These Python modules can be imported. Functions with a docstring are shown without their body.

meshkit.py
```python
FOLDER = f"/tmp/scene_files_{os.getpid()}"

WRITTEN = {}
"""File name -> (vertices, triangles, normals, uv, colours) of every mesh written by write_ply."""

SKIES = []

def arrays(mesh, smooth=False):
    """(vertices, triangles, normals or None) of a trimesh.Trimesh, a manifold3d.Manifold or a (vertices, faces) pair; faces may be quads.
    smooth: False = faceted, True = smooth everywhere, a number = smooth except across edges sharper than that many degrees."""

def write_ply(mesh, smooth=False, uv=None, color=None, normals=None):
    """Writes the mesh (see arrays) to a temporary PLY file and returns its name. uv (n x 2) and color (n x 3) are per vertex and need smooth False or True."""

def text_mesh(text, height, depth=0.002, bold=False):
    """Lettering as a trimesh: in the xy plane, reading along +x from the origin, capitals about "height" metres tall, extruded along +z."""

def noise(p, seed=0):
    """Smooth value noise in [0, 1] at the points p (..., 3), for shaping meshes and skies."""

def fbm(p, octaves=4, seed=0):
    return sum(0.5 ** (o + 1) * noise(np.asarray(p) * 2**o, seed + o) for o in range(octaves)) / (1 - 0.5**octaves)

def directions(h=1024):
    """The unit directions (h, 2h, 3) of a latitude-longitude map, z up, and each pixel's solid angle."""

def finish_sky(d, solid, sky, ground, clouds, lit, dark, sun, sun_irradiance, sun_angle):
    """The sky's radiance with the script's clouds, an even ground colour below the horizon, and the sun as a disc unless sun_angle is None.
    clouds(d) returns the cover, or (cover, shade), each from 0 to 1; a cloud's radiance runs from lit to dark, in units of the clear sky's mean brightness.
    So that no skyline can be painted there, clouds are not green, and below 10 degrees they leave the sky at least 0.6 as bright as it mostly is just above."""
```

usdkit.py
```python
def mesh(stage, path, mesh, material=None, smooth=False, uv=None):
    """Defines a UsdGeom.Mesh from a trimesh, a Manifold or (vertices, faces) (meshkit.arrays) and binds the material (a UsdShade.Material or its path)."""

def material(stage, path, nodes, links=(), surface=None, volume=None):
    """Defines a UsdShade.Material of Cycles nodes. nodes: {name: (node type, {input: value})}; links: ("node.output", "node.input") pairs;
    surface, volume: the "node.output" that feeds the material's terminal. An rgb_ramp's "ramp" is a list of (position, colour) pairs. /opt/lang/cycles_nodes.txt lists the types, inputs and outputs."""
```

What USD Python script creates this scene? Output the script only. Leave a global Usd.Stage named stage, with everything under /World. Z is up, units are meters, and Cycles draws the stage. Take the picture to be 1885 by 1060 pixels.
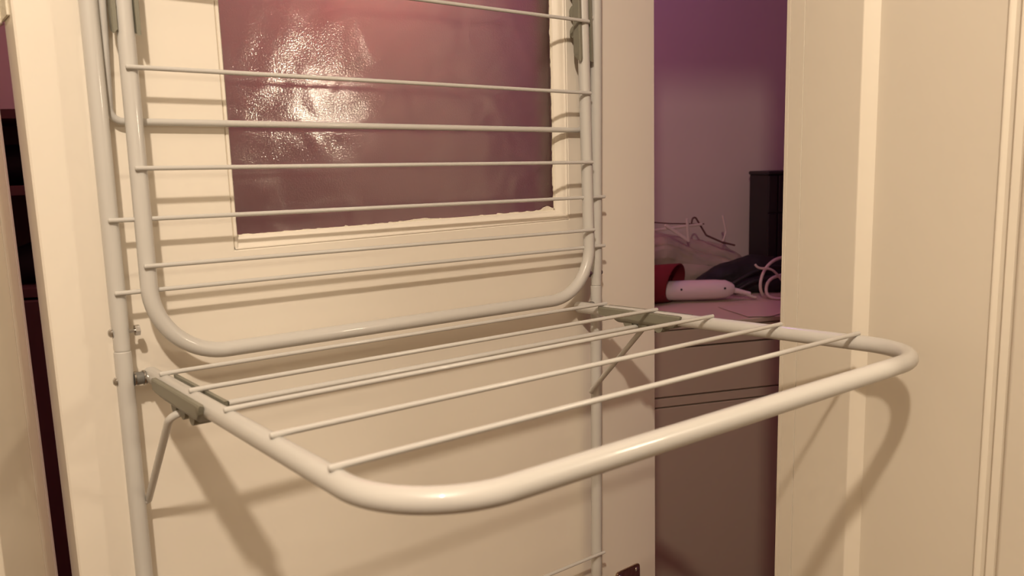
import math
import numpy as np, trimesh, usdkit, meshkit
import manifold3d as m3
from shapely.geometry import Polygon
from pxr import Usd, UsdGeom, UsdLux, UsdShade, Gf, Sdf

stage = Usd.Stage.CreateInMemory()
UsdGeom.SetStageUpAxis(stage, UsdGeom.Tokens.z)
UsdGeom.SetStageMetersPerUnit(stage, 1.0)
UsdGeom.Xform.Define(stage, '/World')
UsdGeom.Scope.Define(stage, '/World/Looks')

# ------------------------------------------------------------------ camera, lamps, exposure
EXPOSURE = 0.0
CAM_POS = (-0.14034, -0.69618, 1.46694)
CAM_R = np.array([[0.78977704, -0.61268796, -0.02942261], [-0.11906255, -0.10606821, -0.98720497], [0.6017278, 0.78317495, -0.15671842]])  # rows: right, down, forward
F_PX = 1502.3
cam = UsdGeom.Camera.Define(stage, '/World/camera')
M = np.eye(4)
M[0, :3], M[1, :3], M[2, :3], M[3, :3] = CAM_R[0], -CAM_R[1], -CAM_R[2], CAM_POS
cam.AddTransformOp().Set(Gf.Matrix4d(*M.ravel().tolist()))
cam.CreateHorizontalApertureAttr(36.0)
cam.CreateVerticalApertureAttr(36.0 * 1060 / 1885)
cam.CreateFocalLengthAttr(F_PX / 1885 * 36.0)
cam.CreateFStopAttr(11.5)
cam.CreateFocusDistanceAttr(0.92)
cam.CreateClippingRangeAttr((0.02, 100.0))
cam.CreateExposureAttr(EXPOSURE)


def lamp(name, pos, radius, intensity, color):
    l = UsdLux.SphereLight.Define(stage, '/World/' + name)
    l.CreateRadiusAttr(radius)
    l.CreateIntensityAttr(intensity)
    l.CreateColorAttr(Gf.Vec3f(*color))
    UsdGeom.XformCommonAPI(l.GetPrim()).SetTranslate(Gf.Vec3d(*pos))


lamp('hall_bulb', (-0.33, -0.86, 2.16), 0.024, 1900.0, (1.0, 0.84, 0.66))      # the bulb above the photographer
lamp('hall_side_bulb', (0.59, -0.76, 1.60), 0.035, 88.0, (1.0, 0.84, 0.62))       # a second bulb further along the hall, mirrored in the glass
lamp('room_bulb', (0.93, 1.22, 2.12), 0.03, 60.0, (1.0, 0.45, 0.40))        # inside the pink shade in the far room

lamp('room_far_bulb', (0.50, 0.80, 2.35), 0.04, 140.0, (1.0, 0.40, 0.45))   # lights the far room from behind the door, out of view
lamp('room_violet_bulb', (1.15, 0.55, 2.30), 0.03, 75.0, (0.55, 0.2, 1.0))   # a coloured bulb high in the far room, out of view

# ------------------------------------------------------------------ helpers
used = {}


def numbered(path):
    k = used.get(path, 0)
    used[path] = k + 1
    return path if k == 0 else f'{path}_{k:03d}'


def prim_path(name, parent):
    return numbered((str(parent.GetPath()) if parent is not None else '/World') + '/' + name)


def obj(name, mesh, mat, parent=None, smooth=35, label=None):
    p = usdkit.mesh(stage, prim_path(name, parent), mesh, mat, smooth=smooth).GetPrim()
    if label:
        p.SetCustomDataByKey('label', label)
    return p


def tag(p, label, cat, group=None):
    p.SetCustomDataByKey('label', label)
    p.SetCustomDataByKey('category', cat)
    if group:
        p.SetCustomDataByKey('group', group)
    return p


def thing(name, label, cat, loc=(0, 0, 0), rotz=0.0, roty=0.0, group=None):
    x = UsdGeom.Xform.Define(stage, prim_path(name, None))
    x.AddTranslateOp().Set(Gf.Vec3d(*map(float, loc)))
    if rotz:
        x.AddRotateZOp().Set(rotz)
    if roty:
        x.AddRotateYOp().Set(roty)
    return tag(x.GetPrim(), label, cat, group)


def struct(name, mesh, mat, label, smooth=35, parent=None):
    p = obj(name, mesh, mat, parent, smooth)
    if parent is None:
        p.SetCustomDataByKey('kind', 'structure')
        p.SetCustomDataByKey('label', label)
        p.SetCustomDataByKey('category', name.split('_')[0])
    return p


def tm(m):
    if isinstance(m, m3.Manifold):
        k = m.to_mesh()
        return trimesh.Trimesh(k.vert_properties[:, :3], k.tri_verts, process=False)
    return m


def cat(*ms):
    return trimesh.util.concatenate([tm(m) for m in ms])


def box(x0, x1, y0, y1, z0, z1, c=0.0):
    """A box with chamfered edges."""
    lo, hi = np.array([x0, y0, z0], float), np.array([x1, y1, z1], float)
    if c <= 0:
        return tm(m3.Manifold.cube(hi - lo).translate(lo))
    pts = []
    for k in range(8):
        s = np.array([k & 1, k >> 1 & 1, k >> 2 & 1])
        p = np.where(s, hi, lo)
        inward = np.where(s, -1, 1) * c
        for ax in range(3):
            q = p + inward
            q[ax] = p[ax]
            pts.append(q)
    return tm(m3.Manifold.hull_points(np.array(pts)))


def bend(points, radius, n=10):
    """Rounds the corners of a polyline."""
    P = [np.array(p, float) for p in points]
    R = radius if isinstance(radius, (list, tuple)) else [radius] * (len(P) - 2)
    out = [P[0]]
    for i in range(1, len(P) - 1):
        a, b = P[i - 1] - P[i], P[i + 1] - P[i]
        la, lb = np.linalg.norm(a), np.linalg.norm(b)
        a, b = a / la, b / lb
        half = math.acos(np.clip(a @ b, -1, 1)) / 2
        t = min(R[i - 1] / math.tan(half), la * .49, lb * .49)
        r = t * math.tan(half)
        c = P[i] + (a + b) / np.linalg.norm(a + b) * (r / math.sin(half))
        s, e = P[i] + a * t - c, P[i] + b * t - c
        ang = math.acos(np.clip((s @ e) / (r * r), -1, 1))
        for k in range(n + 1):
            f = k / n
            out.append(c + (math.sin((1 - f) * ang) * s + math.sin(f * ang) * e) / math.sin(ang))
    out.append(P[-1])
    return np.array(out)


def spline(points, n=60):
    from scipy.interpolate import CubicSpline
    P = np.array(points, float)
    t = np.r_[0, np.cumsum(np.linalg.norm(np.diff(P, axis=0), axis=1))]
    return CubicSpline(t, P)(np.linspace(0, t[-1], n))


def tube(path, r, seg=24, cap=True):
    """A round bar swept along a path; its ends are domed."""
    P = np.array(path, float)
    keep = np.r_[True, np.linalg.norm(np.diff(P, axis=0), axis=1) > 1e-7]
    P = P[keep]
    T = np.gradient(P, axis=0)
    T[0], T[-1] = P[1] - P[0], P[-1] - P[-2]
    T /= np.linalg.norm(T, axis=1, keepdims=True)
    rad = np.full(len(P), r) if np.ndim(r) == 0 else np.array(r, float)[keep]
    if cap:
        def dome(p, t, r0):
            ks = np.radians([80, 55, 30])
            return [p + t * r0 * .5 * math.sin(k) for k in ks], [r0 * math.cos(k) for k in ks]
        a, ra = dome(P[0], -T[0], rad[0])
        b, rb = dome(P[-1], T[-1], rad[-1])
        P = np.vstack([a, P, b[::-1]])
        rad = np.r_[ra, rad, rb[::-1]]
        T = np.vstack([[T[0]] * 3, T, [T[-1]] * 3])
    up = np.array([0, 0, 1.0]) if abs(T[0][2]) < .9 else np.array([1.0, 0, 0])
    N = np.cross(T[0], up)
    N /= np.linalg.norm(N)
    ang = np.linspace(0, 2 * np.pi, seg, endpoint=False)
    V = []
    for i in range(len(P)):
        N = N - T[i] * (N @ T[i])
        N /= np.linalg.norm(N)
        B = np.cross(T[i], N)
        V.append(P[i] + rad[i] * (np.cos(ang)[:, None] * N + np.sin(ang)[:, None] * B))
    V = np.vstack(V)
    k, n = np.arange(seg), len(P)
    F = []
    for i in range(n - 1):
        a, b = i * seg + k, i * seg + (k + 1) % seg
        F += [np.stack([a, b, b + seg], 1), np.stack([a, b + seg, a + seg], 1)]
    V = np.vstack([V, P[0], P[-1]])
    F.append(np.stack([np.full(seg, len(V) - 2), (k + 1) % seg, k], 1))
    F.append(np.stack([np.full(seg, len(V) - 1), (n - 1) * seg + k, (n - 1) * seg + (k + 1) % seg], 1))
    m = trimesh.Trimesh(V, np.vstack(F), process=False)
    if m.volume < 0:
        m.invert()
    return m


def lathe(profile, seg=32, axis='z'):
    m = trimesh.creation.revolve(np.array(profile, float), sections=seg)
    if axis == 'x':
        m.apply_transform(trimesh.transformations.rotation_matrix(math.pi / 2, [0, 1, 0]))
    if axis == 'y':
        m.apply_transform(trimesh.transformations.rotation_matrix(-math.pi / 2, [1, 0, 0]))
    return m


def moved(m, x=0, y=0, z=0):
    m = tm(m).copy()
    m.apply_translation((x, y, z))
    return m


def prism(poly, z0, z1):
    m = trimesh.creation.extrude_polygon(poly if isinstance(poly, Polygon) else Polygon(poly), z1 - z0, engine='earcut')
    m.apply_translation((0, 0, z0))
    return m


def frame(m, ex, ey, ez, o):
    m = tm(m).copy()
    T = np.eye(4)
    T[:3, 0], T[:3, 1], T[:3, 2], T[:3, 3] = ex, ey, ez, o
    m.apply_transform(T)
    if np.linalg.det(T[:3, :3]) < 0:
        m.invert()
    return m


# ------------------------------------------------------------------ materials
def look(name, nodes, links, surface='p.BSDF'):
    return usdkit.material(stage, '/World/Looks/' + name, nodes, links, surface=surface)


def paint(name, color, rough=.4, bump=.15, scale=60.0, tint=.04, spec=.5, coat=0.0, dist=.002, stain=None):
    c = np.array(color)
    nodes = {'g': ('geometry', {}), 'n': ('noise_texture', {'scale': scale, 'detail': 4.0}), 'n2': ('noise_texture', {'scale': 3.0, 'detail': 5.0}),
             'r': ('rgb_ramp', {'ramp': [(.3, tuple(c * (1 - tint))), (.7, tuple(np.minimum(c * (1 + tint * .5), 1)))]}),
             'b': ('bump', {'strength': bump, 'distance': dist}),
             'p': ('principled_bsdf', {'roughness': rough, 'specular_ior_level': spec, 'coat_weight': coat, 'coat_roughness': .06})}
    links = [('g.position', 'n.vector'), ('g.position', 'n2.vector'), ('n2.fac', 'r.fac'), ('r.color', 'p.base_color'), ('n.fac', 'b.height'), ('b.normal', 'p.normal')]
    return look(name, nodes, links)


def metal(name, color, rough=.3):
    return look(name, {'g': ('geometry', {}), 'n': ('noise_texture', {'scale': 180.0, 'detail': 3.0}), 'm': ('map_range', {'to_min': rough * .8, 'to_max': rough * 1.3}),
                       'p': ('principled_bsdf', {'base_color': color, 'metallic': 1.0})}, [('g.position', 'n.vector'), ('n.fac', 'm.value'), ('m.result', 'p.roughness')])


DOOR = paint('door_paint', (.80, .735, .64), .38, .10, 70.0, .03)
LINING = paint('lining_paint', (.78, .71, .60), .45, .10, 60.0, .03)
FLAKE = paint('flaking_paint', (.78, .72, .60), .6, .5, 300.0, .1)
HALL = paint('hall_paint', (.54, .47, .38), .7, .1)
LILAC = paint('lilac_paint', (.60, .53, .46), .75, .15, 90.0, .03)
CEIL = paint('ceiling_paint', (.7, .66, .6), .8)
FLOOR = paint('floor_boards', (.25, .15, .09), .5, .2, 30.0, .15)
ENAMEL = paint('rack_enamel', (.55, .53, .50), .34, .02, 200.0, .015, .4, .3)
GREY = paint('grey_plastic', (.21, .20, .155), .42, .05, 150.0, .03)
STEEL = metal('zinc_steel', (.50, .48, .46), .18)
DARKSTEEL = paint('rubber_bushing', (.15, .145, .135), .4, .05, 150.0, .05)
NICKEL = metal('tarnished_plate', (.42, .31, .24), .30)
CHEST = paint('chest_lacquer', (.56, .47, .36), .45, .04, 60.0, .03)
WHITEPLASTIC = paint('white_plastic', (.66, .56, .56), .35, .03)
RED = paint('red_felt', (.17, .006, .012), .8, .4, 400.0, .15)
CLOTH = paint('beige_cloth', (.36, .31, .24), .9, .4, 500.0, .1)
BLACK = paint('black_nylon', (.009, .008, .008), .6, .4, 200.0, .2)
BLACKWOOD = paint('black_veneer', (.012, .010, .009), .5, .1, 60.0, .2)
DARKWOOD = paint('dark_wood', (.11, .05, .04), .5, .2, 40.0, .25)
PAPER = paint('pale_paper', (.54, .45, .37), .7, .2)
HANGER = paint('hanger_plastic', (.60, .52, .46), .4, .03)
CABLE = paint('white_cable', (.55, .47, .42), .45, .03)

GLASS = look('obscured_glass', {
    'g': ('geometry', {}),
    'warp': ('noise_texture', {'scale': 19.0, 'detail': 1.0, 'roughness': .5, 'distortion': .6}),
    'fine': ('noise_texture', {'scale': 560.0, 'detail': 2.0, 'roughness': .6}),
    'b1': ('bump', {'strength': .6, 'distance': .0036}),
    'b2': ('bump', {'strength': .6, 'distance': .00026}),
    'fr': ('fresnel', {'IOR': 1.85}),
    'refl': ('glossy_bsdf', {'color': (1, 1, 1), 'roughness': .065}),
    'thru': ('refraction_bsdf', {'color': (.86, .84, .80), 'roughness': .38, 'IOR': 1.45}),
    'mix': ('mix_closure', {})},
    [('g.position', 'warp.vector'), ('g.position', 'fine.vector'), ('warp.fac', 'b1.height'), ('fine.fac', 'b2.height'), ('b1.normal', 'b2.normal'),
     ('b2.normal', 'refl.normal'), ('b2.normal', 'thru.normal'), ('fr.fac', 'mix.fac'), ('thru.BSDF', 'mix.closure1'), ('refl.BSDF', 'mix.closure2')], surface='mix.closure')
SHADE = look('pink_shade', {'d': ('diffuse_bsdf', {'color': (.7, .16, .2)}), 't': ('translucent_bsdf', {'color': (.75, .16, .2)}), 'm': ('mix_closure', {'fac': .25})},
             [('d.BSDF', 'm.closure1'), ('t.BSDF', 'm.closure2')], surface='m.closure')

# ------------------------------------------------------------------ the setting, in doorway coordinates (u along the doorway wall, v into the far room)
TH = 22.8
ct, st = math.cos(math.radians(TH)), math.sin(math.radians(TH))
Wd, Nd, Hp = np.array([ct, -st, 0]), np.array([st, ct, 0]), np.array([-.056, .064, 0])
UP = np.array([0, 0, 1.0])
OPEN_W, OPEN_H, DEPTH, ZC = .697, 2.035, .30, 2.55
U0, U1, V0, V1 = -1.35, 2.35, -2.35, 1.56


def P(u, v, z=0.0):
    return Hp + u * Wd + v * Nd + z * UP


def room(m):
    return frame(m, Wd, Nd, UP, Hp)


struct('floor', room(box(U0 - .1, U1 + .1, V0 - .1, V1 + .1, -.1, 0)), FLOOR, 'dark boarded floor running through the doorway')
struct('ceiling', room(box(U0 - .1, U1 + .1, V0 - .1, V1 + .1, ZC, ZC + .1)), CEIL, 'flat white ceiling above both rooms')
struct('wall_back', room(box(U0 - .1, U1 + .1, V1, V1 + .1, 0, ZC)), LILAC, 'lilac wall seen through the open doorway')
struct('wall_left', room(box(U0 - .1, U0, -.1, V1, 0, ZC)), LILAC, 'lilac side wall of the far room on the left')
struct('wall_right', room(box(U1, U1 + .1, -.1, V1, 0, ZC)), LILAC, 'lilac side wall of the far room on the right')
struct('wall_hall_left', room(box(U0 - .1, U0, V0, -.1, 0, ZC)), HALL, 'cream side wall of the hall on the left')
struct('wall_hall_right', room(box(U1, U1 + .1, V0, -.1, 0, ZC)), HALL, 'cream side wall of the hall on the right')
struct('wall_hall_back', room(box(U0 - .1, U1 + .1, V0 - .1, V0, 0, ZC)), HALL, 'cream hall wall behind the photographer')
BT = .034   # thickness of the lining boards


def wall_with_opening(v0, v1):
    a, b, h = -BT, OPEN_W + BT, OPEN_H + BT
    poly = Polygon([(U0, 0), (a, 0), (a, h), (b, h), (b, 0), (U1, 0), (U1, ZC), (U0, ZC)])
    return frame(prism(poly, v0, v1), Wd, UP, Nd, Hp)


struct('wall_front', wall_with_opening(-.15, 0), LILAC, 'lilac face of the doorway wall on the far room side')
struct('wall_hall_front', wall_with_opening(-DEPTH, -.15), HALL, 'cream face of the doorway wall on the hall side')


def lining_profile():
    """(s, depth): s from the far edge of the reveal towards the hall, depth into the board."""
    return [(0, .0), (.0054, 0), (.0056, .002), (.0062, .002), (.0064, 0), (.0287, 0), (.0289, .006), (.0300, .006), (.0302, 0), (.112, 0), (.1138, .0004), (.1225, .0098), (.1245, .0100),
            (.2530, .0100), (.2545, .0074), (.2560, .0068), (.2575, .0072), (.2594, .0092), (.2660, .0092), (.2675, .0052), (.2690, .0044), (.2715, .0052), (.2740, .0064), (.2770, .0058), (.2800, .0025), (.2825, .0006), (.2850, 0), (DEPTH + .015, 0)]


def lining(side):
    pts = [((OPEN_W + d) if side > 0 else -d, -s) for s, d in lining_profile()]
    back = (OPEN_W + BT) if side > 0 else -BT
    return room(prism(Polygon(pts + [(back, -DEPTH - .015), (back, 0)]), 0, OPEN_H + BT))


struct('trim_1', lining(1), LINING, 'panelled cream door lining on the right of the opening')
struct('trim_2', lining(-1), LINING, 'cream door lining at the far left edge')
struct('trim_3', room(box(0, OPEN_W, -DEPTH - .015, 0, OPEN_H, OPEN_H + BT, .002)), LINING, 'cream head lining over the doorway')
for k, (a, b) in enumerate(((OPEN_W + BT, OPEN_W + BT + .085), (-BT - .085, -BT))):
    struct(f'trim_{4 + k}', room(box(a, b, -DEPTH - .015, -DEPTH, 0, OPEN_H + BT + .085, .003)), LINING, ['flat cream architrave on the hall side, right', 'flat cream architrave on the hall side, left'][k])

# ------------------------------------------------------------------ the door, ajar
DX0, DX1, DY0, DY1, DZ0, DZ1 = -.0458, .6422, .018, .063, .012, 2.015
GX0, GX1, GZ0, GZ1, GY = .1034, .4950, 1.3950, 1.875, .0285


def door_leaf():
    leaf = Polygon([(DX0, DZ0), (DX1, DZ0), (DX1, DZ1), (DX0, DZ1)], [[(GX0, GZ0), (GX1, GZ0), (GX1, GZ1), (GX0, GZ1)]])
    m = frame(prism(leaf, 0, DY1 - DY0 - .0015), [1, 0, 0], [0, 0, 1], [0, 1, 0], [0, DY0 + .0015, 0])
    c = .0015   # eased front arris
    face = Polygon([(DX0 + c, DZ0 + c), (DX1 - c, DZ0 + c), (DX1 - c, DZ1 - c), (DX0 + c, DZ1 - c)], [[(GX0 - c, GZ0 - c), (GX1 + c, GZ0 - c), (GX1 + c, GZ1 + c), (GX0 - c, GZ1 + c)]])
    f = frame(prism(face, 0, .002), [1, 0, 0], [0, 0, 1], [0, 1, 0], [0, DY0, 0])
    skirt = []
    for inner, outer in ((np.array(face.exterior.coords), np.array(leaf.exterior.coords)), (np.array(face.interiors[0].coords), np.array(leaf.interiors[0].coords))):
        n = len(inner)
        V = np.vstack([np.c_[inner[:, 0], np.full(n, DY0), inner[:, 1]], np.c_[outer[:, 0], np.full(n, DY0 + .0015), outer[:, 1]]])
        F = []
        for i in range(n - 1):
            F += [[i, i + 1, n + i + 1], [i, n + i + 1, n + i]]
        t = trimesh.Trimesh(V, F, process=False)
        if t.face_normals[:, 1].mean() > 0:
            t.invert()
        skirt.append(t)
    return cat(m, f, *skirt)


door = UsdGeom.Xform.Define(stage, '/World/door_1').GetPrim()
door.SetCustomDataByKey('kind', 'structure')
door.SetCustomDataByKey('label', 'cream painted door standing ajar with an obscured glass pane')
door.SetCustomDataByKey('category', 'door')
obj('door_leaf', door_leaf(), DOOR, door, smooth=20)


def bead(profile, a, b, edge, vertical, sign):
    """A glazing bead: profile (distance from the opening's edge inwards, depth behind the face)."""
    pts = [(edge + sign * x, DY0 + y) for x, y in profile]
    poly = Polygon(pts)
    if vertical:
        return prism(poly, a, b)
    return frame(prism(poly, a, b), [0, 0, 1], [0, 1, 0], [1, 0, 0], [0, 0, 0])


PROF_R = [(0, .0004), (.0012, .0002), (.0022, .0014), (.0036, .0022), (.0058, .0026), (.0085, .0040), (.0112, .0066), (.0126, .0078), (.0134, .0100), (.0134, .0103), (0, .0103)]
PROF_B = [(0, .0003), (.0010, .0003), (.0028, .0016), (.0052, .0024), (.0080, .0044), (.0104, .0074), (.0112, .0098), (.0112, .0103), (0, .0103)]
PROF_L = [(0, .0004), (.0022, .0004), (.0030, .0012), (.0034, .0103), (0, .0103)]
obj('glazing_bead', bead(PROF_R, GZ0, GZ1, GX1, True, -1), DOOR, door, smooth=28)
obj('glazing_bead', bead(PROF_B, GX0, GX1, GZ0, False, 1), DOOR, door, smooth=28)
obj('glazing_bead', bead(PROF_L, GZ0, GZ1, GX0, True, 1), DOOR, door, smooth=28)
obj('glazing_bead', bead(PROF_B, GX0, GX1, GZ1, False, -1), DOOR, door, smooth=28)
for a in ((GX0, GX0 + .008, GZ0, GZ1), (GX1 - .008, GX1, GZ0, GZ1), (GX0 + .008, GX1 - .008, GZ0, GZ0 + .007), (GX0 + .008, GX1 - .008, GZ1 - .007, GZ1)):
    obj('back_bead', box(a[0], a[1], GY + .0042, DY1, a[2], a[3], .001), DOOR, door)
obj('glass_pane', box(GX0 + .0003, GX1 - .0003, GY, GY + .004, GZ0 + .0003, GZ1 - .0003), GLASS, door, smooth=False, label='textured obscured glass pane')

rng = np.random.default_rng(7)


def ragged(n, base, amp, seed):
    t = np.linspace(0, 1, n)
    q = np.c_[t * 23 + seed, np.zeros(n), np.zeros(n)]
    return np.maximum(base + amp * (meshkit.fbm(q * 3, 4, seed) - .5) * 2, .0006)


n = 260
xs = np.linspace(GX0 + .0034, GX1 - .0134, n)
wd = ragged(n, .0006, .0014, 3) + .0045 * np.exp(-((xs - (GX1 - .024)) / .008) ** 2) + .0016 * np.exp(-((xs - .30) / .02) ** 2)
low = Polygon([(x, GZ0 + .0105) for x in xs] + [(x, GZ0 + .0112 + h) for x, h in zip(xs[::-1], wd[::-1])])
zs = np.linspace(GZ0 + .0112, GZ1 - .0112, n)
wz = ragged(n, .0010, .0016, 11)
side = Polygon([(GX1 - .0128, z) for z in zs] + [(GX1 - .0134 - h, z) for z, h in zip(zs[::-1], wz[::-1])])
for poly in (low, side):
    poly = poly.buffer(0)
    obj('paint_edge', frame(prism(poly if poly.geom_type == 'Polygon' else max(poly.geoms, key=lambda g: g.area), 0, .0007), [1, 0, 0], [0, 0, 1], [0, 1, 0], [0, GY - .0007, 0]), FLAKE, door, smooth=False, label='ragged flaking paint along the glass')

# hinge on the back of the hanging edge, painted over
hz0, hz1 = 1.583, 1.690
kn = [tube([(-.0512, .0690, a), (-.0512, .0690, b)], .0062, 16) for a, b in ((hz0, hz0 + .034), (hz0 + .0355, hz0 + .070), (hz0 + .0715, hz1))]
hinge = obj('hinge', cat(*kn), FLAKE, door, label='painted-over hinge knuckle on the hanging edge')
obj('hinge_leaf', box(-.0478, -.0458, .030, .0685, hz0, hz1, .0006), FLAKE, hinge)


def rounded_rect(x0, x1, z0, z1, r, n=6):
    return Polygon([(x0 + r, z0 + r), (x1 - r, z0 + r), (x1 - r, z1 - r), (x0 + r, z1 - r)]).buffer(r, n)


pl = rounded_rect(.5645, .6090, .715, .9275, .005)
pin = pl.buffer(-.0012)
plate = cat(frame(prism(pl, 0, .0018), [1, 0, 0], [0, 0, 1], [0, 1, 0], [0, DY0 - .0018, 0]), frame(prism(pin, 0, .0009), [1, 0, 0], [0, 0, 1], [0, 1, 0], [0, DY0 - .0027, 0]))
plate = obj('lock_plate', plate, NICKEL, door, label='dark tarnished metal lock plate')
for x, z in ((.5712, .9205), (.6025, .9205), (.5712, .722), (.6025, .722)):
    s = lathe([(0, -.0016), (.0020, -.0013), (.0032, -.0004), (.0034, 0), (0, 0)], 20, 'y')
    obj('screw', moved(s, x, DY0 - .0027, z), STEEL, plate)

# ------------------------------------------------------------------ the drying rack: two uprights, two folding frames of round tube
RACK_Z, LEAN = 1.30, .945
RW, A_X, RT, RWIRE, RROD = .52, .0213, .0066, .0019, .0029
rack = thing('drying_rack', 'white tubular clothes drying rack hooked over the cream door', 'drying rack', (0, 0, RACK_Z), roty=LEAN)
PHI, L_LOW = .0385, .4067
LOW = dict(o=np.array([0, 0, 0.]), d=np.array([0, -math.cos(PHI), math.sin(PHI)]), L=L_LOW, s=[.0375, .1142, .1878, .2653, .3407])
kk, HZ = .0366, .435
dd = np.array([0, -kk, -1.0]) / math.hypot(kk, 1)
UPF = dict(o=np.array([0, -.0132 + kk * HZ, HZ]), d=dd, L=(HZ - .0161) * math.hypot(kk, 1), s=[.0355, (HZ - .3221), (HZ - .2443), (HZ - .1677), (HZ - .0915)])
EX = np.array([1.0, 0, 0])


def upright(x):
    """A long tube in two lengths, the upper one sleeved into the lower at each joint."""
    prof = [(0, -.86), (.0050, -.86), (RT, -.857)]
    for zj in (-.4105, .0240, .4590):
        prof += [(RT, zj - .0010), (RT - .0005, zj), (RT - .0011, zj + .0001), (RT - .0011, zj + .0007), (RT - .0006, zj + .0008), (RT - .0004, zj + .012), (RT, zj + .03)]
    prof += [(RT, .687), (.0050, .690), (0, .690)]
    return moved(lathe(prof, 32), x)


SKEW = .0092      # the left upright is bent out of square


def skewed(m, x):
    m = tm(m).copy()
    if x == 0:
        v = np.array(m.vertices)
        v[:, 0] -= SKEW * v[:, 2]
        m.vertices = v
    return m


ups = [obj('upright', skewed(upright(x), x), ENAMEL, rack, smooth=30) for x in (0, RW)]
# joint bolts through the uprights, head outside, nut inside
for k, x in enumerate((0, RW)):
    inner = 1 if k == 0 else -1
    for zj in (-.4105, .0240, .4590):
        z = zj + .0155
        head = lathe([(0, -.0030), (.0020, -.0026), (.0033, -.0014), (.0038, 0), (0, 0)], 20, 'x')
        shaft = tube([(-.006, 0, 0), (.0125, 0, 0)], .0016, 12)
        head = moved(head, -RT + .0002)
        nut = prism(Polygon([(.0046 * math.cos(a), .0046 * math.sin(a)) for a in np.radians(np.arange(0, 360, 60))]), 0, .0036)
        nut = frame(nut, [0, 1, 0], [0, 0, 1], [1, 0, 0], [RT + .0040, 0, 0])
        b = cat(head, shaft, nut)
        if k:
            b.apply_transform(np.diag([-1, 1, 1, 1]))
            b.invert()
        obj('bolt', skewed(moved(b, x, 0, z), x), STEEL, ups[k], label='small zinc bolt with its nut')
# straps that hook over the top of the door
for k, x in enumerate((0, RW)):
    top = .7202 + x * math.tan(math.radians(LEAN))
    w_ = .009
    strap = cat(box(x - w_, x + w_, -.0088, -.0070, .62, top + .0018, .0004), box(x - w_, x + w_, -.0088, .0690, top, top + .0018, .0004), box(x - w_, x + w_, .0672, .0690, top - .035, top + .0018, .0004))
    obj('door_hook', skewed(strap, x), ENAMEL, rack, smooth=30)


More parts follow.
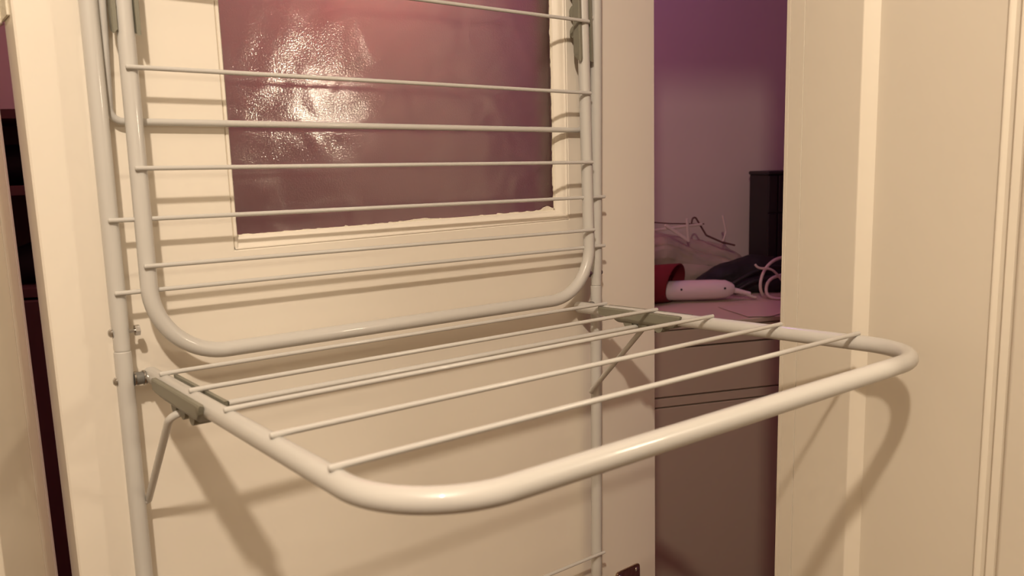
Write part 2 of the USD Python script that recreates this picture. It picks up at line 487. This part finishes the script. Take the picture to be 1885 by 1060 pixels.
def folding(F):
    """One U-shaped frame with its five wires, two clips and hinge bushings."""
    o, d, L = F['o'], F['d'], F['L']
    nrm = np.cross(EX, d)
    nrm = nrm if nrm[1] * d[2] - nrm[2] * d[1] > 0 else nrm
    nrm = -np.cross(d, EX) if False else np.cross(d, EX) * -1
    if F is LOW and nrm[2] < 0 or F is UPF and nrm[1] > 0:
        nrm = -nrm
    lo, ro = o + EX * A_X, o + EX * (RW - A_X)
    path = bend([lo - d * .008, lo + d * L, ro + d * L, ro - d * .008], .058, 18)
    fr = obj('folding_frame', tube(path, RT, 32), ENAMEL, rack, smooth=50)
    for s in F['s']:
        c = d * s + nrm * (RT + RWIRE - .0006)
        obj('wire', tube([lo + c - EX * .0035, ro + c + EX * .0015], RWIRE, 14), ENAMEL, fr, smooth=60)
    # clips: a channel around the arm, open on the wire side, with three fingers below that grip the prop rod
    prof = [(.036, .0055), (.037, -.0030), (.060, -.0062), (.0625, -.0105), (.0700, -.0110), (.1320, -.0110), (.1420, -.0090), (.1530, -.0010), (.1560, .0055)]
    side = m3.CrossSection([np.array(prof)], m3.FillRule.NonZero)
    fingers = []
    for c in (.0780, .1000, .1220):
        fp = [(c - .0066, -.004)] + [(c + .0066 * math.cos(a), -.0088 + .0066 * math.sin(a)) for a in np.radians(np.arange(180, 361, 20))] + [(c + .0066, -.004)]
        fingers.append(m3.CrossSection([np.array(fp)], m3.FillRule.NonZero).extrude(.0124).translate((0, 0, RT + .0037 - .0062)))
    wc = RT + .0037
    solid = side.extrude(2 * wc)
    sleeve = frame(tm(m3.Manifold.cylinder(.3, RT + .0045, RT + .0045, 48)), [0, 0, 1], [0, 1, 0], [1, 0, 0], [0, 0, wc])
    solid = solid ^ m3.Manifold(m3.Mesh(np.asarray(sleeve.vertices, np.float32), np.asarray(sleeve.faces, np.uint32)))
    solid = m3.Manifold.batch_boolean([solid] + fingers, m3.OpType.Add)
    bore = m3.Manifold.cylinder(.3, RT + .0001, RT + .0001, 40)
    for lr, base in ((0, lo), (1, ro)):
        C = frame(tm(solid), d, nrm, np.cross(d, nrm), base - np.cross(d, nrm) * wc + d * (.010 if F is UPF and lr == 0 else 0))
        mk = m3.Manifold(m3.Mesh(np.asarray(C.vertices, np.float32), np.asarray(C.faces, np.uint32)))
        bt = np.eye(4)
        B = frame(tm(bore), np.cross(nrm, d), nrm, d, base - d * .05)
        mk = mk - m3.Manifold(m3.Mesh(np.asarray(B.vertices, np.float32), np.asarray(B.faces, np.uint32)))
        slot = frame(box(-.05, .25, 0, .02, -RT - .0001, RT + .0001), d, nrm, np.cross(d, nrm), base)
        mk = mk - m3.Manifold(m3.Mesh(np.asarray(slot.vertices, np.float32), np.asarray(slot.faces, np.uint32)))
        # the fingers stand apart from each other across the channel too
        obj('clip', tm(mk), GREY, fr, smooth=30, label='grey plastic clip on the frame arm')
        sgn = 1 if lr == 0 else -1
        x0 = o[0] + (RT - SKEW * o[2] if lr == 0 else RW - RT)
        x1 = o[0] + (A_X - RT + .001 if lr == 0 else RW - A_X + RT - .001)
        yz = o * [0, 1, 1]
        bush = lathe([(0, 0), (.0040, 0), (.0056, .0003), (.0058, .0010), (.0052, .0014), (.0052, abs(x1 - x0) - .0014), (.0058, abs(x1 - x0) - .001), (.0056, abs(x1 - x0)), (0, abs(x1 - x0))], 24, 'x')
        bush.apply_translation((-bush.bounds[0][0], 0, 0))
        rings = []
        hd = lathe([(0, -.0030), (.0020, -.0026), (.0033, -.0014), (.0038, 0), (0, 0)], 20, 'x')
        hd.apply_translation((-RT + .0003 - hd.bounds[1][0], 0, 0))
        if lr:
            bush.apply_transform(np.diag([-1, 1, 1, 1]))
            bush.invert()
            hd.apply_transform(np.diag([-1, 1, 1, 1]))
            hd.invert()
        for xe in (x0 + (.0004 if lr == 0 else -.0004), x1 + (-.0016 if lr == 0 else .0016)):
            ring = moved(lathe([(.0050, -.0008), (.0061, -.0006), (.0061, .0006), (.0050, .0008)], 24, 'x'), xe, yz[1], yz[2])
            rings.append(ring)
        obj('bushing', moved(bush, x0, yz[1], yz[2]), DARKSTEEL, fr, label='grey hinge bushing')
        for ring in rings:
            obj('bushing_ring', ring, STEEL, fr)
        obj('bolt_head', moved(hd, -SKEW * o[2] if lr == 0 else RW, yz[1], yz[2]), STEEL, fr, label='domed zinc bolt head')
    return fr, d, nrm


low_frame, dl, nl = folding(LOW)
up_frame, du, nu = folding(UPF)
low_frame.SetCustomDataByKey('label', 'lower frame swung out level')
up_frame.SetCustomDataByKey('label', 'upper frame folded down flat against the door')

# prop rods: hooked into both uprights, one set in the clips of the lower frame, one hanging free behind the upper frame
LX = .0096


def prop(piv, top, lx=LX):
    pts = [(.0012, piv[0], piv[1]), (lx, piv[0], piv[1]), (lx, top[0], top[1]), (RW - LX, top[0], top[1]), (RW - LX, piv[0], piv[1]), (RW - .0045, piv[0], piv[1])]
    return tube(bend(pts, [.0028, .010, .010, .0028], 8), RROD, 16)


t_low = dl * .0888 - nl * .0128
obj('prop_rod', prop((0, -.104), (t_low[1], t_low[2])), ENAMEL, rack, smooth=50, label='bent rod propping up the lower frame')
obj('prop_rod', prop((-.0002, HZ - .1070), (.0112, HZ - .230), .0078), ENAMEL, rack, smooth=50, label='bent rod hanging behind the upper frame')
# fixed wires welded to the fronts of the uprights
for z in (.1286, .0716, HZ - .745, HZ - .802):
    y = -RT - RWIRE + .0006
    obj('cross_wire', tube([(-.0030, y, z), (RW + .0060, y, z)], RWIRE, 14), ENAMEL, rack, smooth=60)

# ------------------------------------------------------------------ the far room: chest of drawers and what lies on it
ZT = 1.079
RZ = -TH
chest = thing('chest_of_drawers', 'plain white chest of drawers in the far room beyond the doorway', 'chest of drawers', P(0, 0, 0), RZ)
c0, c1, f0, f1 = .70, 1.78, .95, 1.50
obj('carcass', cat(box(c0, c0 + .02, f0 + .02, f1, 0, ZT - .012), box(c1 - .02, c1, f0 + .02, f1, 0, ZT - .012), box(c0 + .02, c1 - .02, f1 - .01, f1, 0, ZT - .012), box(c0 + .02, c1 - .02, f0 + .03, f1 - .01, .06, .08), box(c0 + .02, c1 - .02, f0 + .022, f0 + .03, .06, ZT - .014)), CHEST, chest)
obj('top', box(c0 - .005, c1 + .005, f0 - .004, f1, ZT - .012, ZT, .002), CHEST, chest)
for z0, z1 in ((1.0245, ZT - .0150), (.9085, 1.0205), (.330, .8815), (.07, .326)):
    obj('drawer_front', box(c0 + .002, c1 - .002, f0, f0 + .02, z0, z1, .0015), CHEST, chest)
obj('rail', box(c0 + .002, c1 - .002, f0, f0 + .02, .8850, .9050, .001), CHEST, chest)
obj('plinth', box(c0 + .02, c1 - .02, f0 + .03, f0 + .05, 0, .066, .001), CHEST, chest)

tower = thing('ribbed_case', 'tall narrow black ribbed case standing at the back of the white chest', 'case', P(1.553, 1.385, ZT), RZ)
obj('body', box(.003, .197, .006, .105, 0, .318, .002), BLACKWOOD, tower)
obj('lid', box(0, .2, 0, .108, .318, .329, .003), BLACKWOOD, tower)
for k in range(6):
    for z0, z1 in ((.004, .205), (.209, .316)):
        obj('rib', box(.004 + k * .0325, .004 + k * .0325 + .0285, 0, .007, z0, z1, .0015), BLACKWOOD, tower)


def blob(chains, ref=.006, smooth=8, amp=.0, scale=30.0, seed=0):
    """Hulls of spheres along chains, joined, refined and smoothed into one body."""
    parts = []
    for ch in chains:
        for (a, ra), (b, rb) in zip(ch[:-1], ch[1:]):
            sa, sb = m3.Manifold.sphere(ra, 14).translate(a), m3.Manifold.sphere(rb, 14).translate(b)
            parts.append(m3.Manifold.batch_hull([sa, sb]))
    m = tm(m3.Manifold.batch_boolean(parts, m3.OpType.Add).refine_to_length(ref))
    m.merge_vertices()
    trimesh.smoothing.filter_taubin(m, iterations=smooth)
    if amp:
        nv = m.vertex_normals
        m.vertices = m.vertices + nv * (amp * (meshkit.fbm(np.array(m.vertices) * scale, 4, seed) - .5) * 2)[:, None]
    return m


def flat_bottom(m, z=0.0):
    v = np.array(m.vertices)
    v[:, 2] = np.maximum(v[:, 2], z)
    m.vertices = v
    return m


# folded beige cloth at the back
cl = thing('cloth_heap', 'crumpled beige cloth heaped on the white chest below the hangers', 'cloth', P(1.285, 1.425, ZT), RZ)
ch1 = [[((-.30, .0, .085), .06), ((-.06, 0, .10), .058), ((.06, -.005, .066), .042), ((.13, -.01, .050), .034), ((.17, -.03, .040), .028)]]
ch2 = [[((-.30, .04, .10), .07), ((-.07, .045, .115), .055), ((.06, .045, .098), .040), ((.16, .04, .082), .034), ((.21, .035, .050), .034)]]
ch3 = [[((-.28, -.02, .04), .045), ((.0, -.02, .045), .045), ((.10, -.02, .035), .035)]]
obj('lower_fold', flat_bottom(blob(ch1 + ch3, .008, 6, .008, 18.0, 3)), CLOTH, cl, smooth=True)
obj('upper_fold', flat_bottom(blob(ch2, .008, 6, .008, 16.0, 5), .0), CLOTH, cl, smooth=True)


def strip(pts, w=.0075, t=.003, o=(0, 0, 0)):
    """A flat plastic strip swept along a polyline, its broad side upright."""
    path = bend(np.array(pts, float) - np.array(o), .008, 5) if len(pts) > 2 else np.array(pts, float) - np.array(o)
    m = tube(path, w * .5, 12)
    v = np.array(m.vertices)
    ref = np.interp(v[:, 0], np.sort(path[:, 0]), path[np.argsort(path[:, 0]), 1])
    v[:, 1] = ref + (v[:, 1] - ref) * (t / w)
    m.vertices = v
    return m


# hangers on the cloth
o1 = (1.25, 1.37, ZT + .10)
h1 = thing('clothes_hanger', 'white flat plastic clothes hanger lying on the beige cloth', 'clothes hanger', P(*o1), RZ)
obj('hanger_bar', strip([(1.12, 1.36, 1.252), (1.291, 1.36, 1.265), (1.33, 1.362, 1.267)], o=o1), HANGER, h1, smooth=50)
obj('hanger_arm', strip([(1.215, 1.357, 1.270), (1.283, 1.352, 1.224)], .009, o=o1), HANGER, h1, smooth=50)
obj('hanger_arm', strip([(1.2785, 1.352, 1.284), (1.2840, 1.352, 1.222)], .009, o=o1), HANGER, h1, smooth=50)
o2 = (1.32, 1.385, ZT + .10)
h2 = thing('clothes_hanger', 'thin dark clothes hanger peaking above the beige cloth', 'clothes hanger', P(*o2), RZ)
obj('hanger_frame', strip([(1.305, 1.38, 1.262), (1.312, 1.38, 1.297), (1.353, 1.38, 1.233), (1.397, 1.372, 1.212), (1.44, 1.372, 1.200)], .0055, .004, o2), DARKWOOD, h2, smooth=50)
obj('hanger_bar', strip([(1.16, 1.385, 1.281), (1.238, 1.385, 1.272), (1.305, 1.382, 1.268), (1.346, 1.38, 1.266)], .0035, .003, o2), DARKWOOD, h2, smooth=50)
o3 = (1.41, 1.38, ZT + .10)
tag(obj('plastic_strip', room(strip([(1.406, 1.38, 1.286), (1.417, 1.38, 1.240), (1.405, 1.38, 1.205)], .007, .003)), HANGER, smooth=50), 'short bent white plastic strip standing up from the right end of the cloth', 'strip')

# black bag behind the cables
bg = thing('black_bag', 'slumped black bag behind the white cables on the chest', 'bag', P(1.415, 1.275, ZT), RZ)
obj('body', flat_bottom(blob([[((-.13, 0, .022), .026), ((-.06, .02, .040), .042), ((.03, .03, .052), .048), ((.12, .03, .045), .048), ((.2, .03, .040), .045)], [((-.08, .0, .020), .022), ((.1, -.03, .022), .024)]], .007, 5, .007, 22.0, 9)), BLACK, bg, smooth=True)
obj('strap', tube(spline([(-.10, -.03, .012), (-.05, -.045, .040), (.01, -.045, .064), (.07, -.045, .072), (.12, -.04, .06)], 40), .005, 10), BLACK, bg, smooth=True)
obj('strap', tube(spline([(-.06, -.05, .010), (-.02, -.06, .035), (.05, -.06, .045), (.12, -.055, .03), (.15, -.05, .012)], 40), .004, 10), BLACK, bg, smooth=True)

# red pouch, open to the right
rp = thing('red_pouch', 'red felt pouch lying open beside the door edge, holding the white appliance', 'pouch', P(1.085, 1.22, ZT), RZ)
prof = [(.0, -.10), (.035, -.098), (.050, -.08), (.054, -.02), (.055, .06), (.0545, .092), (.052, .094), (.050, .092), (.0505, .05), (.049, -.02), (.044, -.078), (0, -.09)]
pm = lathe(prof, 40, 'x')
v = np.array(pm.vertices)
v[:, 2] = v[:, 2] * .92
cutx = np.clip((v[:, 0] + .02) / .11, 0, 1)
v[:, 0] += cutx * (.055 * v[:, 1] / .055 + .010 * v[:, 2] / .055)   # the mouth is turned towards the doorway
v[:, 2] += .0508
pm.vertices = v
pm.fix_normals()
obj('pouch_body', pm, RED, rp, smooth=40)

# white hand-held appliance with its lead
ap = thing('hand_appliance', 'white hand-held electric appliance lying with its end in the red pouch', 'appliance', P(1.155, 1.212, ZT + .0045), RZ - 14)
body = lathe([(0, -.05), (.018, -.049), (.024, -.040), (.0255, .0), (.0262, .06), (.0256, .12), (.0235, .150), (.0165, .166), (.0110, .172), (0, .173)], 36, 'x')
if body.bounds[1][0] < .1:
    body.apply_transform(np.diag([-1, 1, 1, 1])); body.invert()
obj('body', moved(body, 0, 0, .0272), WHITEPLASTIC, ap, smooth=40)
for x, r in ((.028, .0030), (.142, .0028)):
    dot = lathe([(0, -.0012), (r, -.0012), (r, .004), (0, .004)], 16, 'y')
    a = math.radians(62)
    dot.apply_transform(trimesh.transformations.rotation_matrix(-math.radians(20), [1, 0, 0]))
    obj('screw_cap', moved(dot, x, -.0268 * math.cos(math.radians(20)) + .001, .0272 + .0268 * math.sin(math.radians(20)) - .0035), BLACK, ap, label='small dark screw recess')
obj('strain_relief', tube([(.168, 0, .024), (.185, 0, .020), (.215, 0, .0125)], [.0085, .0068, .0050], 16), WHITEPLASTIC, ap, smooth=40)
obj('lead', tube(spline([(.205, 0, .012), (.214, -.001, .0075), (.222, -.002, .0045), (.230, -.003, .0025)], 40), .0040, 10), CABLE, ap, smooth=True)

cb = tag(obj('white_cable', room(tube(spline([(1.405, 1.165, ZT + .010), (1.398, 1.165, ZT + .028), (1.405, 1.17, ZT + .060), (1.432, 1.175, ZT + .092), (1.475, 1.18, ZT + .105), (1.53, 1.185, ZT + .085), (1.55, 1.18, ZT + .05), (1.50, 1.17, ZT + .058), (1.45, 1.165, ZT + .058), (1.418, 1.160, ZT + .045), (1.409, 1.150, ZT + .014), (1.44, 1.12, ZT + .005), (1.50, 1.11, ZT + .005)], 160), .0042, 10)), CABLE, smooth=True), 'white cable in a standing loop in front of the black bag', 'cable')
cb2 = tag(obj('thin_cable', room(tube(spline([(1.372, 1.150, ZT + .095), (1.378, 1.148, ZT + .088), (1.41, 1.145, ZT + .082), (1.445, 1.143, ZT + .052), (1.48, 1.140, ZT + .02), (1.53, 1.140, ZT + .006)], 60), .0032, 10)), CABLE, smooth=True), 'thin pale cable crossing in front of the standing white loop', 'cable')

# a loose sheet near the front edge of the chest
nx, ny = 26, 16
gu, gv = np.meshgrid(np.linspace(1.235, 1.50, nx), np.linspace(.955, 1.095, ny), indexing='ij')
gz = ZT + .0012 + .0018 * meshkit.fbm(np.stack([gu * 9, gv * 9, gu * 0], -1), 3, 4)
gv2 = gv + .02 * (gu - 1.235) / .265 - .018 * np.exp(-((gu - 1.285) / .03) ** 2) * (gv < .98)
Vv = np.stack([gu, gv2, gz], -1).reshape(-1, 3)
idx = np.arange(nx * ny).reshape(nx, ny)
q = np.stack([idx[:-1, :-1], idx[1:, :-1], idx[1:, 1:], idx[:-1, 1:]], -1).reshape(-1, 4)
F1 = np.vstack([q[:, [0, 1, 2]], q[:, [0, 2, 3]]])
Vb = Vv - [0, 0, .0008]
b_ = np.r_[idx[:, 0], idx[-1, 1:], idx[::-1, -1][1:], idx[0, ::-1][1:]]
sk = np.vstack([[[b_[i], b_[i] + nx * ny, b_[i + 1]], [b_[i + 1], b_[i] + nx * ny, b_[i + 1] + nx * ny]] for i in range(len(b_) - 1)])
sheet = trimesh.Trimesh(np.vstack([Vv, Vb]), np.vstack([F1, F1[:, ::-1] + nx * ny, sk]), process=False)
tag(obj('paper_sheet', room(sheet), PAPER, smooth=30), 'pale creased sheet of paper near the front edge of the chest', 'paper')

# dark shelf unit seen through the slit at the hinge side
sh = thing('shelf_unit', 'dark wooden shelf unit glimpsed through the gap at the hinge side', 'shelf unit', P(-.62, 1.22, 0), RZ)
obj('side_panel', box(0, .02, 0, .32, 0, 1.60, .001), DARKWOOD, sh)
obj('side_panel', box(.46, .48, 0, .32, 0, 1.60, .001), DARKWOOD, sh)
obj('back_panel', box(.02, .46, .30, .32, .02, 1.60), DARKWOOD, sh)
obj('door_panel', box(.022, .458, -.018, 0, .05, 1.195, .002), DARKWOOD, sh)
for z in (.05, .55, .95, 1.20, 1.42, 1.58):
    obj('shelf', box(.02, .46, 0, .30, z, z + .02, .001), DARKWOOD, sh)
bk = thing('black_case', 'round-ended black case on the upper shelf of the dark unit', 'case', P(-.37, 1.36, 1.441), RZ)
obj('body', flat_bottom(blob([[((-.04, 0, .045), .045), ((.06, 0, .045), .045)]], .01, 3)), BLACK, bk, smooth=True)
bl = thing('black_pouch', 'small black pouch on the shelf below the black case', 'pouch', P(-.37, 1.32, 1.221), RZ)
obj('body', flat_bottom(blob([[((-.05, 0, .035), .036), ((.04, .0, .05), .05)]], .01, 3)), BLACK, bl, smooth=True)

# pink lamp in the far room, a glow in the obscured glass
lp = thing('pendant_lamp', 'pink pendant lamp hanging in the far room, high behind the obscured glass', 'lamp', (.93, 1.22, 2.12))
obj('shade', lathe([(.045, .11), (.075, .08), (.095, .03), (.105, -.05), (.103, -.05), (.093, .03), (.073, .078), (.045, .107)], 40), SHADE, lp, smooth=40)
obj('socket', lathe([(0, .035), (.016, .035), (.018, .08), (.045, .112), (.01, .118), (0, .118)], 24), WHITEPLASTIC, lp)
obj('flex', tube([(0, 0, .115), (0, 0, ZC - 2.122)], .003, 10), WHITEPLASTIC, lp)
